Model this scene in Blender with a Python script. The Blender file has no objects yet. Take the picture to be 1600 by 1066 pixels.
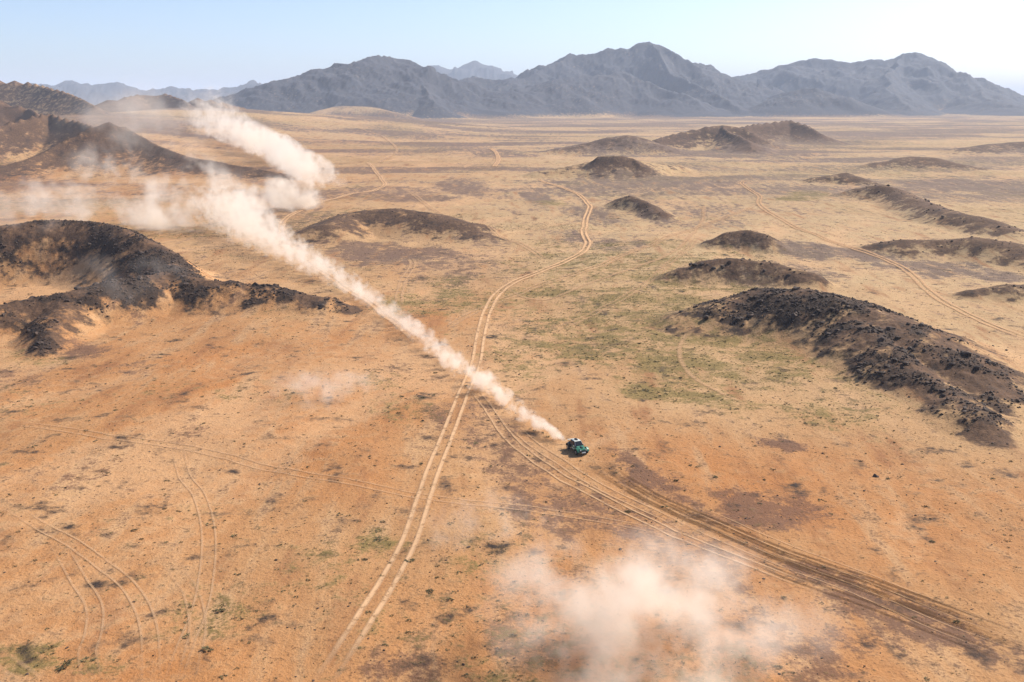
import bpy, bmesh, math, random
import numpy as np
from mathutils import Vector, Matrix

random.seed(7)
rng = np.random.default_rng(7)
S = bpy.context.scene
COL = S.collection
R = math.radians

# ------------------------------------------------------------------ camera
W0, H0 = 1600.0, 1066.0            # the photograph's pixel frame (used for digitising ground positions)
FPX = 1600 * 35.0 / 36.0
CAMH = 57.0
HORIZON = 158.0
TH = math.atan((533 - HORIZON) / FPX)
CT, ST = math.cos(TH), math.sin(TH)
cam_d = bpy.data.cameras.new('camera')
cam_d.lens = 35; cam_d.sensor_width = 36; cam_d.clip_start = 1; cam_d.clip_end = 60000
cam = bpy.data.objects.new('camera', cam_d); COL.objects.link(cam)
cam.location = (0, 0, CAMH); cam.rotation_euler = (math.pi/2 - TH, 0, 0)
S.camera = cam

# ------------------------------------------------------------------ world, sun, exposure
SUN_EL, SUN_AZ = R(39), R(57)      # azimuth clockwise from +Y (the view direction)
world = bpy.data.worlds.new('World'); S.world = world; world.use_nodes = True
wn = world.node_tree.nodes; wl = world.node_tree.links
for n in list(wn): wn.remove(n)
sky = wn.new('ShaderNodeTexSky'); sky.sky_type = 'NISHITA'; sky.sun_disc = False
sky.sun_elevation = SUN_EL; sky.sun_rotation = SUN_AZ
sky.altitude = 900; sky.air_density = 0.7; sky.dust_density = 2.6; sky.ozone_density = 2.5
bg = wn.new('ShaderNodeBackground'); bg.inputs['Strength'].default_value = 0.12
wo = wn.new('ShaderNodeOutputWorld')
wl.new(sky.outputs[0], bg.inputs[0]); wl.new(bg.outputs[0], wo.inputs[0])

sun_d = bpy.data.lights.new('sun', 'SUN'); sun_d.energy = 5.0; sun_d.angle = R(0.53); sun_d.color = (1.0, 0.91, 0.78)
sun = bpy.data.objects.new('sun', sun_d); COL.objects.link(sun)
sdir = Vector((math.sin(SUN_AZ)*math.cos(SUN_EL), math.cos(SUN_AZ)*math.cos(SUN_EL), math.sin(SUN_EL)))
sun.rotation_euler = sdir.to_track_quat('Z', 'Y').to_euler(); sun.location = (0, 0, 800)

S.view_settings.view_transform = 'Standard'; S.view_settings.look = 'None'
S.view_settings.exposure = 0.72; S.view_settings.gamma = 1.0; S.view_settings.use_curve_mapping = False
S.cycles.volume_bounces = 4; S.cycles.max_bounces = 8; S.cycles.transparent_max_bounces = 12
S.cycles.diffuse_bounces = 2
S.cycles.use_denoising = True
S.cycles.volume_step_rate = 1.0; S.cycles.volume_max_steps = 512

# ------------------------------------------------------------------ projection helpers
def wz(py, Y):                      # height of a point seen at row py when it stands Y metres ahead
    v = (py - 533) / FPX
    return CAMH - Y * (ST + v*CT) / (CT - v*ST)
def wpt(px, py, Y):
    z = wz(py, Y); dep = Y*CT - (z - CAMH)*ST
    return ((px - 800)/FPX*dep, Y, z)
def flat(px, py):                   # ground-plane position (z = 0)
    v = (py - 533) / FPX
    Y = CAMH * (CT - v*ST) / (ST + v*CT)
    return ((px - 800)/FPX*(Y*CT + CAMH*ST), Y)
def pix(x, y):                      # where a z = 0 ground point lies in the digitised frame
    dep = np.maximum(y*CT + CAMH*ST, 1.0)
    up = y*ST - CAMH*CT
    return 800 + FPX*x/dep, 533 - FPX*up/dep

# ------------------------------------------------------------------ noise
_perm = np.random.default_rng(3).permutation(256).astype(np.int32)
_perm = np.concatenate([_perm, _perm])
_ga = np.linspace(0, 2*np.pi, 256, endpoint=False)
_gx, _gy = np.cos(_ga).astype(np.float32), np.sin(_ga).astype(np.float32)
def noise(x, y):
    xi = np.floor(x); yi = np.floor(y)
    xf = (x - xi).astype(np.float32); yf = (y - yi).astype(np.float32)
    xi = xi.astype(np.int64) & 255; yi = yi.astype(np.int64) & 255
    u = xf*xf*xf*(xf*(xf*6-15)+10); v = yf*yf*yf*(yf*(yf*6-15)+10)
    def g(ix, iy, dx, dy):
        h = _perm[_perm[ix & 255] + (iy & 255)]
        return _gx[h]*dx + _gy[h]*dy
    a = g(xi, yi, xf, yf); b = g(xi+1, yi, xf-1, yf)
    c = g(xi, yi+1, xf, yf-1); d = g(xi+1, yi+1, xf-1, yf-1)
    return (a + u*(b-a) + v*((c + u*(d-c)) - (a + u*(b-a)))) * 1.5
def fbm(x, y, s, octs=4, gain=0.5, off=0.0):
    t = 0; amp = 1; tot = 0; f = 1.0/s
    for k in range(octs):
        t = t + amp*noise(x*f + off + 17.3*k, y*f - off + 9.1*k); tot += amp; amp *= gain; f *= 2.03
    return t/tot
def ridged(x, y, s, octs=4, gain=0.5, off=0.0):
    t = 0; amp = 1; tot = 0; f = 1.0/s
    for k in range(octs):
        t = t + amp*(1 - 2*np.abs(noise(x*f + off + 13.7*k, y*f + off*1.7 + 5.3*k))); tot += amp; amp *= gain; f *= 2.07
    return t/tot
def sstep(a, b, x):
    t = np.clip((x - a)/(b - a), 0, 1); return t*t*(3 - 2*t)

# ------------------------------------------------------------------ polar terrain grid (dense where the photo looks)
def seg(a, b, n): return np.exp(np.linspace(math.log(a), math.log(b), n, endpoint=False))
rad = np.concatenate([np.array([0.5, 25, 45, 60, 70]), seg(78, 420, 520), seg(420, 900, 190), seg(900, 2500, 150),
                      seg(2500, 6300, 230), seg(6300, 10500, 60), np.array([11500, 14000, 18000, 24000, 30000])])
da = R(0.064)
core = np.arange(-R(31), R(31) + da, da)
side = [core[-1]]; st_ = da
while side[-1] < math.pi - 0.02:
    st_ = min(st_*1.13, R(6)); side.append(side[-1] + st_)
side = np.array(side[1:]); side = core[-1] + (side - core[-1])*(math.pi - core[-1])/(side[-1] - core[-1])
ang = np.concatenate([-side[::-1], core, side])
NR, NA = len(rad), len(ang)
AA, RR = np.meshgrid(ang, rad)
X = (RR*np.sin(AA)).astype(np.float64); Y = (RR*np.cos(AA)).astype(np.float64)

# ------------------------------------------------------------------ hills: crest lines digitised as (px, py, metres ahead)
# key: object name, label, list of (crest, width, sharpness, rock 0..1)
HILLS = [
 dict(name='rocky_hill', label='broad dark rocky mound strewn with black boulders, right of the speeding car', rough=1.0, parts=[
   ([(1130,496,252),(1160,470,258),(1205,456,262),(1265,457,255),(1330,472,245),(1400,498,233),(1480,553,209),(1538,612,189),(1566,678,169)], 29, 1.0, 1.0),
   ([(1330,490,238),(1400,565,205),(1460,610,188),(1520,648,172),(1558,690,162),(1576,722,155),(1580,748,150)], 17, 1.0, 1.0)]),
 dict(name='rocky_hill', label='forked dark rocky ridge at the left edge, tapering towards the dust trail', rough=0.9, parts=[
   ([(-60,362,330),(0,357,335),(60,348,340),(110,347,340),(160,352,335),(210,372,320),(245,405,300),(262,430,285)], 27, 1.0, 1.0),
   ([(262,430,285),(340,444,280),(420,454,278),(500,471,274),(582,494,269)], 21, 1.0, 1.0),
   ([(262,430,285),(180,441,272),(100,460,260),(0,477,250),(-80,480,245)], 19, 1.0, 1.0),
   ([(100,462,258),(70,515,236),(60,548,224)], 14, 1.0, .9)]),
 dict(name='rocky_hill', label='tall dark pointed hill behind the drifting dust at far left', rough=.8, parts=[
   ([(-60,266,750),(20,252,775),(80,222,815),(130,197,840),(165,190,850),(195,198,850),(250,227,830),(300,246,800),(360,258,780),(430,273,760)], 95, 0.9, 1.0)]),
 dict(name='rocky_hill', label='dark broad hill just behind the tall pointed hill at far left', rough=.5, parts=[
   ([(-80,200,950),(0,193,1000),(40,181,1030),(70,176,1050),(110,187,1030),(160,199,1000)], 80, 0.9, 1.0)]),
 dict(name='rocky_hill', label='dark hill shoulder cut by the left edge above the broad hill behind the pointed one', rough=.5, parts=[
   ([(-120,130,1200),(-40,146,1250),(0,155,1250),(40,168,1250),(54,176,1200)], 120, 0.9, 1.0)]),
 dict(name='rocky_hill', label='dark flat-topped hill with orange sand skirt in the upper left corner', rough=1.0, parts=[
   ([(-160,118,1700),(-40,121,1750),(0,123,1750),(25,125,1750),(60,138,1700),(100,154,1650),(128,164,1600)], 190, 0.9, .72)]),
 dict(name='rocky_hill', label='rounded brown hill below the pale blue range, behind thin dust', rough=1.0, parts=[
   ([(130,162,2000),(190,150,2050),(215,145,2100),(245,145,2100),(270,154,2050),(292,163,2000)], 170, 0.9, .85),
   ([(292,160,2200),(320,153,2200),(350,158,2200),(392,169,2300)], 150, 0.9, .8)]),
 dict(name='sand_slope', label='long orange sand slope rising to the hills at upper left', rough=0.6, parts=[
   ([(-300,190,1300),(0,186,1400),(150,179,1600),(300,169,1900),(380,173,2100),(455,182,2350)], 620, 1.0, 0.0)]),
 dict(name='mountain', label='blue-grey rocky mountain with a blunt summit, left of centre', rough=9, parts=[
   ([(380,178,3450),(430,150,3600),(480,122,3700),(510,113,3750),(555,105,3800),(580,93,3850),(607,90,3900),(640,102,3900),(700,124,3850),(760,140,3800)], 620, 0.85, 1.0),
   ([(607,92,3900),(585,125,3700),(560,148,3500),(520,172,3300)], 260, 0.85, 1.0),
   ([(640,104,3900),(660,140,3600),(680,165,3350)], 260, 0.85, 1.0)]),
 dict(name='foothill', label='low pale sandy foothill at the foot of the blunt blue-grey mountain', rough=2, parts=[
   ([(490,180,2950),(535,166,3050),(570,167,3050),(625,181,2950)], 170, 1.0, 0.1)]),
 dict(name='mountain', label='lower rounded grey ridge in the saddle between the two nearer mountains', rough=8, parts=[
   ([(670,160,4300),(700,140,4400),(720,128,4500),(745,122,4600),(800,126,4600),(850,132,4600)], 520, 0.85, 1.0)]),
 dict(name='mountain', label='farthest pale blue mountain with a small knob, seen through the saddle', rough=10, parts=[
   ([(630,112,9200),(660,104,9200),(690,102,9200),(715,109,9200),(733,105,9200),(742,97,9200),(752,97,9200),(775,101,9200),(795,110,9200),(840,132,9200)], 1000, 0.85, 1.0)]),
 dict(name='mountain', label='pale blue hazy mountain range on the skyline at left', rough=12, parts=[
   ([(20,142,8000),(60,130,8000),(90,134,8000),(120,127,8000),(150,133,8000),(185,131,8000),(210,141,8000),(240,143,8000),(268,135,8000),(288,142,8000),(320,141,8000),(345,143,8000),(375,134,8000),(395,127,8000),(415,134,8000),(450,150,8000)], 800, 0.85, 1.0)]),
 dict(name='mountain', label='highest blue-grey mountain with a pointed summit, in the centre of the skyline', rough=10, parts=[
   ([(750,155,4300),(800,130,4500),(850,112,4700),(888,95,4800),(905,86,4900),(930,88,4900),(952,82,4900),(985,78,4900),(1000,70,4900),(1012,68,4900),(1035,75,4900),(1060,92,4800),(1085,108,4700),(1120,121,4700),(1160,140,4600)], 760, 0.85, 1.0),
   ([(690,178,3600),(740,163,3750),(800,143,3900),(860,128,4000),(900,120,4100),(960,117,4200),(1010,132,4100),(1060,152,3950),(1110,174,3750)], 430, 0.85, 1.0),
   ([(1012,70,4900),(1040,110,4550),(1090,140,4250),(1160,172,3900)], 330, 0.85, 1.0)]),
 dict(name='mountain', label='long blue-grey mountain at right sloping down to the right edge', rough=10, parts=[
   ([(1100,124,5400),(1150,123,5400),(1190,112,5500),(1225,103,5500),(1255,94,5500),(1280,97,5500),(1310,101,5500),(1345,95,5500),(1370,97,5500),(1395,87,5500),(1412,84,5500),(1435,92,5500),(1460,105,5450),(1490,120,5400),(1520,133,5400),(1545,140,5350),(1580,150,5300),(1640,160,5300),(1720,172,5300)], 900, 0.85, 1.0),
   ([(1412,86,5500),(1390,120,5000),(1400,150,4500),(1420,174,4050)], 420, 0.85, 1.0),
   ([(1500,126,5400),(1540,150,4700),(1590,174,4100)], 420, 0.85, 1.0)]),
 dict(name='foothill', label='dark conical foothill in front of the long mountain at right', rough=6, parts=[
   ([(1190,175,3850),(1240,150,3950),(1270,137,4000),(1300,148,3950),(1355,175,3850)], 330, 0.85, 1.0)]),
 dict(name='rocky_hill', label='wide dark purple-brown hill in the middle distance below the long mountain', rough=1.6, parts=[
   ([(1022,217,1250),(1060,206,1280),(1105,195,1300),(1150,197,1300),(1175,208,1280)], 75, 0.9, 1.0),
   ([(1140,203,1400),(1190,193,1450),(1230,188,1480),(1260,195,1450),(1292,209,1400)], 70, 0.9, 1.0),
   ([(1130,197,1300),(1160,218,1210),(1175,232,1150)], 55, 0.9, 1.0)]),
 dict(name='low_hill', label='low mauve hill left of the wide purple-brown hill', rough=0.8, parts=[
   ([(890,229,1170),(930,221,1190),(960,213,1200),(985,210,1200),(1008,222,1180)], 75, 1.0, .7)]),
 dict(name='rocky_hill', label='small steep dark knoll alone on the pale plain, centre distance', rough=1.2, parts=[
   ([(922,256,800),(940,243,800),(962,240,800),(985,245,800),(998,258,790)], 34, 0.9, 1.0),
   ([(850,267,790),(900,258,800),(940,250,810)], 34, 1.0, .25),
   ([(985,250,815),(1030,255,840),(1070,260,860)], 34, 1.0, .3)]),
 dict(name='rocky_hill', label='long low dark-backed mound beside the bend of the dust trail', rough=0.3, parts=[
   ([(500,348,430),(540,332,455),(575,326,460),(625,324,460),(680,331,450),(730,347,440),(750,366,425)], 31, 1.0, .95)]),
 dict(name='rock_outcrop', label='small dark outcrop on the pale plain below the steep knoll', rough=0.4, parts=[
   ([(970,312,555),(985,307,545),(1003,312,535),(1018,320,520),(1032,331,500)], 13, 1.0, 1.0)]),
 dict(name='rocky_hill', label='long narrow dark ridge slanting down towards the right edge', rough=0.5, parts=[
   ([(1332,300,625),(1350,293,615),(1378,290,600),(1400,296,590),(1440,312,540),(1470,321,512),(1500,333,475),(1545,343,452),(1585,358,432)], 23, 1.0, 1.0)]),
 dict(name='rocky_hill', label='dark hill cut by the right edge below the long narrow ridge', rough=0.4, parts=[
   ([(1385,378,392),(1420,372,390),(1480,371,388),(1530,369,385),(1570,374,375),(1620,385,362),(1700,396,350)], 24, 1.0, .95)]),
 dict(name='rock_outcrop', label='low dark rocky bank just beyond the broad boulder-strewn mound', rough=0.4, parts=[
   ([(1058,430,322),(1078,416,325),(1100,409,326),(1140,406,326),(1190,411,322),(1255,428,312)], 15, 1.0, 1.0)]),
 dict(name='low_hill', label='low dark hump near the right edge in the distance', rough=0.8, parts=[
   ([(1382,254,900),(1425,244,905),(1460,246,895),(1525,262,860)], 40, 1.0, .9)]),
 dict(name='low_hill', label='dark flat hump cut by the right edge, farthest on the plain', rough=0.8, parts=[
   ([(1505,234,1150),(1560,223,1200),(1600,221,1200),(1700,224,1200)], 70, 1.0, .9)]),
 dict(name='low_hill', label='tiny dark hump above the upper end of the long narrow ridge', rough=0.6, parts=[
   ([(1280,277,730),(1320,270,732),(1362,283,705)], 22, 1.0, .9)]),
 dict(name='rock_outcrop', label='small dark bank between the centre track and the right track', rough=0.3, parts=[
   ([(1120,374,398),(1140,363,400),(1165,360,400),(1200,368,392)], 13, 1.0, .9)]),
 dict(name='low_hill', label='dark bank at the right edge beside the pale right-hand track', rough=0.5, parts=[
   ([(1528,452,296),(1575,442,297),(1620,441,297),(1680,446,295)], 14, 1.0, .85)]),
 dict(name='low_hill', label='tiny dark mound under the far dust cloud at left', rough=0.5, parts=[
   ([(322,217,1500),(345,210,1520),(372,216,1500)], 30, 1.0, 1.0)]),
]

# gentle plain
near = 1 - sstep(300, 1500, RR)
Z = 2.0*fbm(X, Y, 130, 3, .5, 3.1)*sstep(60, 160, RR) + 3.0*fbm(X, Y, 700, 2, .5, 8.8)*sstep(400, 1200, RR)
Z += 0.6*fbm(X, Y, 28, 3, .5, 1.7)
_c, _s = math.cos(R(25)), math.sin(R(25))
XR, YR = X*_c - Y*_s, X*_s + Y*_c
chan = .6*ridged(XR, YR*.28, 34, 4, .55, 4.4) + .55*ridged(XR*.8 + .3*YR, YR*.3, 95, 4, .55, 9.4)          # shallow drainage lines
Z -= 0.45*sstep(.35, .95, chan)*(RR < 1500)
bump = np.zeros_like(Z); hid = np.full(Z.shape, -1, np.int16); rock = np.zeros_like(Z)
for k, hl in enumerate(HILLS):
    for crest, wid, sharp, rk in hl['parts']:
        P = [wpt(*c) for c in crest]
        wmax = wid*1.35
        xs = [p[0] for p in P]; ys = [p[1] for p in P]
        sel = np.where((X > min(xs)-wmax) & (X < max(xs)+wmax) & (Y > min(ys)-wmax) & (Y < max(ys)+wmax))
        if len(sel[0]) == 0: continue
        big = wid > 200
        ws = wid*(0.2 if big else 0.28)
        x = X[sel] + ws*fbm(X[sel], Y[sel], (1.3 if big else 2.6)*wid, 4, .5, 21.+k); y = Y[sel] + ws*fbm(X[sel], Y[sel], (1.3 if big else 2.6)*wid, 4, .5, 45.+k)
        best = np.zeros(len(x)); bu = np.full(len(x), 2.0); hmax = max(p[2] for p in P)
        for a, b in zip(P[:-1], P[1:]):
            dx, dy = b[0]-a[0], b[1]-a[1]; L2 = dx*dx+dy*dy
            t = np.clip(((x-a[0])*dx + (y-a[1])*dy)/L2, 0, 1)
            d = np.hypot(x-a[0]-t*dx, y-a[1]-t*dy)
            h = np.maximum(a[2] + t*(b[2]-a[2]), 0.0)
            u = np.minimum(d/(wid*(.22 + .78*np.minimum(h/hmax, 1)**.7)), 1)
            prof = (1-u)**1.25*(1-0.18*np.sin(np.pi*u)) if sharp < 1 else (1-sstep(0, 1, u))*0.75 + 0.25*(1-u)
            v = h*prof
            up = v > best
            best = np.where(up, v, best); bu = np.where(up, u, bu)
        # surface roughness grows with height
        if big:
            rg = .55*ridged(X[sel], Y[sel], 420, 6, .55, k*3.3) + .45*ridged(X[sel], Y[sel], 900, 4, .5, k*1.9)
            best = best*(1 + (1.15 if rk > .5 else .15)*(rg-0.3)*sstep(0.02, .4, bu)) + np.minimum(best/40, 1)*hl['rough']*2.0*ridged(X[sel], Y[sel], 170, 5, .62, k)
            best = np.maximum(best, 0)
        elif rk > 0.05:
            s0 = 14 if wid < 60 else 45
            rg = ridged(X[sel], Y[sel], s0, 5, .6, k*2.1)
            best = best + np.minimum(best/2.5, 1)*hl['rough']*0.5*(rg-0.15)
            best = np.maximum(best, 0)
        cur = bump[sel]
        win = best > cur
        nb = np.where(win, best, cur)
        bump[sel] = nb
        rkm = rk*sstep(1.0, 0.16, bu + (0.6*fbm(X[sel], Y[sel], wid*0.5, 5, .6, 7.7+k)))
        if big and rk > .5: rkm = sstep(1.0, .8, bu)
        rock[sel] = np.where(win, np.maximum(rkm, rock[sel]*0.6), rock[sel])
        hs = hid[sel]; hs[win & (best > (0.35 if not big else 2.0))] = k; hid[sel] = hs
Z += bump
# rocky micro relief near by
mid = (RR < 1200)
Z += np.where(mid, rock*0.3*ridged(X, Y, 4.5, 3, .6, 2.2)*np.clip(bump, 0, 1), 0)
Z += np.where(RR < 500, 0.07*fbm(X, Y, 4.0, 3, .6, 6.2), 0)
Z[RR > 10000] -= 6
Z -= 0.0

clump = np.where(hid <= 1, 1.0, .55)*sstep(.05, .55, ridged(X, Y, 17, 4, .6, 77.) + .35*fbm(X, Y, 40, 2, .5, 3.))
Z += np.where(RR < 400, .35*clump*sstep(.3, .8, rock)*np.clip(bump, 0, 1), 0)
def height(x, y):
    x = np.asarray(x, float); y = np.asarray(y, float)
    r = np.hypot(x, y); a = np.arctan2(x, y)
    fi = np.clip(np.interp(r, rad, np.arange(NR)), 0, NR-1.001); fj = np.clip(np.interp(a, ang, np.arange(NA)), 0, NA-1.001)
    i = fi.astype(int); j = fj.astype(int); u = fi-i; v = fj-j
    return (Z[i, j]*(1-u)*(1-v) + Z[i+1, j]*u*(1-v) + Z[i, j+1]*(1-u)*v + Z[i+1, j+1]*u*v)
_ts = np.exp(np.linspace(math.log(60), math.log(4000), 2600))
def hit(px, py):                    # first point of the terrain along the sight line
    u = (px-800)/FPX; v = (py-533)/FPX
    d = np.array([u, CT - v*ST, -ST - v*CT]); d /= math.hypot(d[0], d[1])
    x = _ts*d[0]; y = _ts*d[1]; z = CAMH + _ts*d[2]
    below = np.where(z <= height(x, y))[0]
    if len(below) == 0: return None
    i = below[0]
    return (x[i], y[i], float(height(x[i], y[i])))

# ------------------------------------------------------------------ soil masks
PX, PY = pix(X, Y)
infront = Y > 30
wxp = fbm(X, Y, 22, 4, .55, 71.); wyp = fbm(X, Y, 22, 4, .55, 91.)
wxl = fbm(X, Y, 160, 4, .55, 171.); wyl = fbm(X, Y, 160, 4, .55, 191.)
def blobs(lst):
    m = np.zeros_like(Z)
    for cx, cy, rx, ry, rot, s in lst:
        c, sn = math.cos(R(rot)), math.sin(R(rot))
        dx = PX - cx; dy = PY - cy
        u = (dx*c + dy*sn)/rx; v = (-dx*sn + dy*c)/ry
        dd = np.sqrt(u*u + v*v) + 1.1*np.where(RR < 420, wxp, wxl) + 0.5*np.where(RR < 420, wyp, wyl)
        m = np.maximum(m, s*sstep(1.35, 0.35, dd))
    return np.where(infront, m, 0)
gravel = blobs([
 (1040,760,130,26,22,.75),(1190,800,130,38,12,.9),(1010,740,80,18,28,.8),(1218,690,50,9,5,.9),(1250,880,170,40,22,.6),(1420,960,200,36,22,.65),
 (760,690,90,60,30,.5),(830,760,150,50,20,.55),(960,800,170,40,20,.6),(1100,870,140,50,20,.55),(850,990,110,60,0,.5),(1150,1020,140,60,10,.45),(640,1040,120,50,0,.45),(1300,1040,120,50,-20,.5),
 (640,400,110,24,3,.85),(560,395,90,22,6,.7),(740,370,60,20,10,.5),(700,420,120,20,0,.5),
 (1010,330,45,14,20,.8),(930,335,60,16,8,.7),(840,310,35,18,10,.8),(725,290,45,18,10,.75),(960,385,70,18,5,.6),(900,370,60,16,5,.6),(1100,330,80,14,0,.5),(700,230,90,8,0,.6),
 (780,240,60,7,0,.7),(620,215,120,6,0,.6),(850,208,90,6,0,.6),(960,288,40,9,15,.8),(480,305,120,9,0,.6),(560,300,110,7,0,.6),(660,312,80,6,0,.7),(400,285,90,8,12,.6),(380,300,60,8,15,.5),
 (1300,395,170,14,5,.85),(1450,415,150,12,5,.8),(1230,385,120,12,4,.7),(1560,430,70,14,5,.7),(1200,430,120,22,0,.6),(1480,285,110,14,2,.85),(1580,300,60,16,0,.8),(1300,262,120,8,0,.6),(1480,262,90,6,0,.6),
 (1350,215,150,7,0,.7),(1500,205,160,5,0,.8),(1330,195,200,4,0,.7),(1550,250,100,7,0,.7),(1100,260,120,7,5,.5),(1000,195,150,4,0,.7),(850,188,160,3,0,.6),
 (120,265,150,12,0,.5),(60,275,60,5,-10,.8),(90,290,40,4,-20,.7),(300,265,90,12,10,.8),(380,265,100,9,5,.6),(600,580,40,14,0,.25),(1000,560,60,20,0,.2),
 (430,345,90,22,0,.5),(350,420,50,12,20,.3),(20,590,60,22,0,.5),(120,548,70,16,0,.6),(170,480,70,26,0,.6),(920,470,60,14,0,.3),(1130,350,70,10,0,.5)])
nz = fbm(X*.55, Y*1.25, 230, 6, .6, 12.0)
gravel = np.maximum(gravel, np.where(RR > 450, .85*sstep(-0.14, 0.26, nz + 0.08*wxl + .10*sstep(900, 2200, RR))*sstep(380, 800, RR), 0))
gravel = np.maximum(gravel, 0.35*sstep(0.12, 0.5, fbm(X, Y, 45, 4, .55, 33.))*(RR < 700))
veg = blobs([
 (1060,520,260,110,10,.9),(980,420,200,50,0,.75),(1350,560,220,70,10,.45),(800,470,260,50,0,.5),(700,470,100,30,0,.8),(640,470,60,30,0,.7),(820,560,90,50,0,.7),(1000,520,120,80,0,.75),(1010,612,60,16,0,1.),(1180,560,160,50,20,.75),(1300,640,140,45,20,.6),
 (1080,450,80,40,0,.6),(1150,400,60,20,0,.6),(860,317,35,7,0,.8),(1270,305,50,9,0,.9),(1250,312,40,4,0,1.),(60,1030,80,30,0,.8),(150,1040,60,22,0,.7),(590,850,50,30,0,.7),(620,640,60,60,0,.45),
 (760,870,60,50,0,.45),(960,470,80,30,0,.5),(1450,640,150,30,15,.4),(60,560,60,14,0,.7),(40,510,40,10,0,.8),(1300,480,60,6,0,.7),(680,350,150,12,0,.4),(620,210,60,8,0,.5),(660,235,90,14,20,.4),(740,262,80,14,0,.4),(1350,230,160,12,0,.5),
 (850,1010,120,40,0,.5),(330,800,70,30,0,.3),(350,960,90,40,-10,.5),(500,900,90,40,-20,.4),(540,340,50,12,0,.5),(300,310,100,20,0,.3)])
veg = np.maximum(veg*(0.55 + 0.9*np.clip(fbm(X, Y, 14, 4, .6, 64.)+.35, 0, 1)), 0.45*sstep(.05, .45, fbm(X, Y, 70, 4, .6, 14.)))
veg = np.maximum(veg, np.where(RR > 450, .5*sstep(-.1, .35, fbm(X*.6, Y, 260, 5, .6, 84.)), 0))
veg *= (1 - rock)
# soil tint: orange in front and at left, paler further out to the right
orange = np.clip(sstep(430, 150, RR) * 0.9 + sstep(150, -250, X)*sstep(2200, 700, RR)*0.75, 0, 1)
orange *= 1 - .6*sstep(-30, 40, X)*sstep(150, 200, RR)
orange = np.clip(orange*(0.78 + 0.45*fbm(X, Y, 60, 4, .5, 5.5)) + .15*fbm(X, Y, 240, 3, .5, 2.5), 0, 1)

# ------------------------------------------------------------------ material helpers
def newmat(name):
    m = bpy.data.materials.new(name); m.use_nodes = True
    nt = m.node_tree
    for n in list(nt.nodes): nt.nodes.remove(n)
    return m, nt
class NB:
    def __init__(s, nt): s.nt = nt
    def n(s, t, **kw):
        o = s.nt.nodes.new(t)
        for k, v in kw.items(): setattr(o, k, v)
        return o
    def l(s, a, b): s.nt.links.new(a, b)
    def setin(s, sock, v):
        if isinstance(v, bpy.types.NodeSocket): s.l(v, sock)
        else: sock.default_value = v
    def math(s, op, a, b=None, c=None, clamp=False):
        o = s.n('ShaderNodeMath', operation=op, use_clamp=clamp)
        s.setin(o.inputs[0], a)
        if b is not None: s.setin(o.inputs[1], b)
        if c is not None: s.setin(o.inputs[2], c)
        return o.outputs[0]
    def mix(s, f, a, b, blend='MIX'):
        o = s.n('ShaderNodeMix', data_type='RGBA', blend_type=blend)
        s.setin(o.inputs[0], f); s.setin(o.inputs[6], a); s.setin(o.inputs[7], b)
        return o.outputs[2]
    def noise(s, vec, scale, detail=4, rough=.55):
        o = s.n('ShaderNodeTexNoise'); s.l(vec, o.inputs['Vector'])
        o.inputs['Scale'].default_value = scale; o.inputs['Detail'].default_value = detail; o.inputs['Roughness'].default_value = rough
        return o.outputs[0]
    def ramp(s, f, a, b):
        o = s.n('ShaderNodeMapRange', interpolation_type='SMOOTHSTEP'); s.setin(o.inputs[0], f)
        o.inputs[1].default_value = a; o.inputs[2].default_value = b
        return o.outputs[0]
def C(r, g, b): return (r, g, b, 1)

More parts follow.
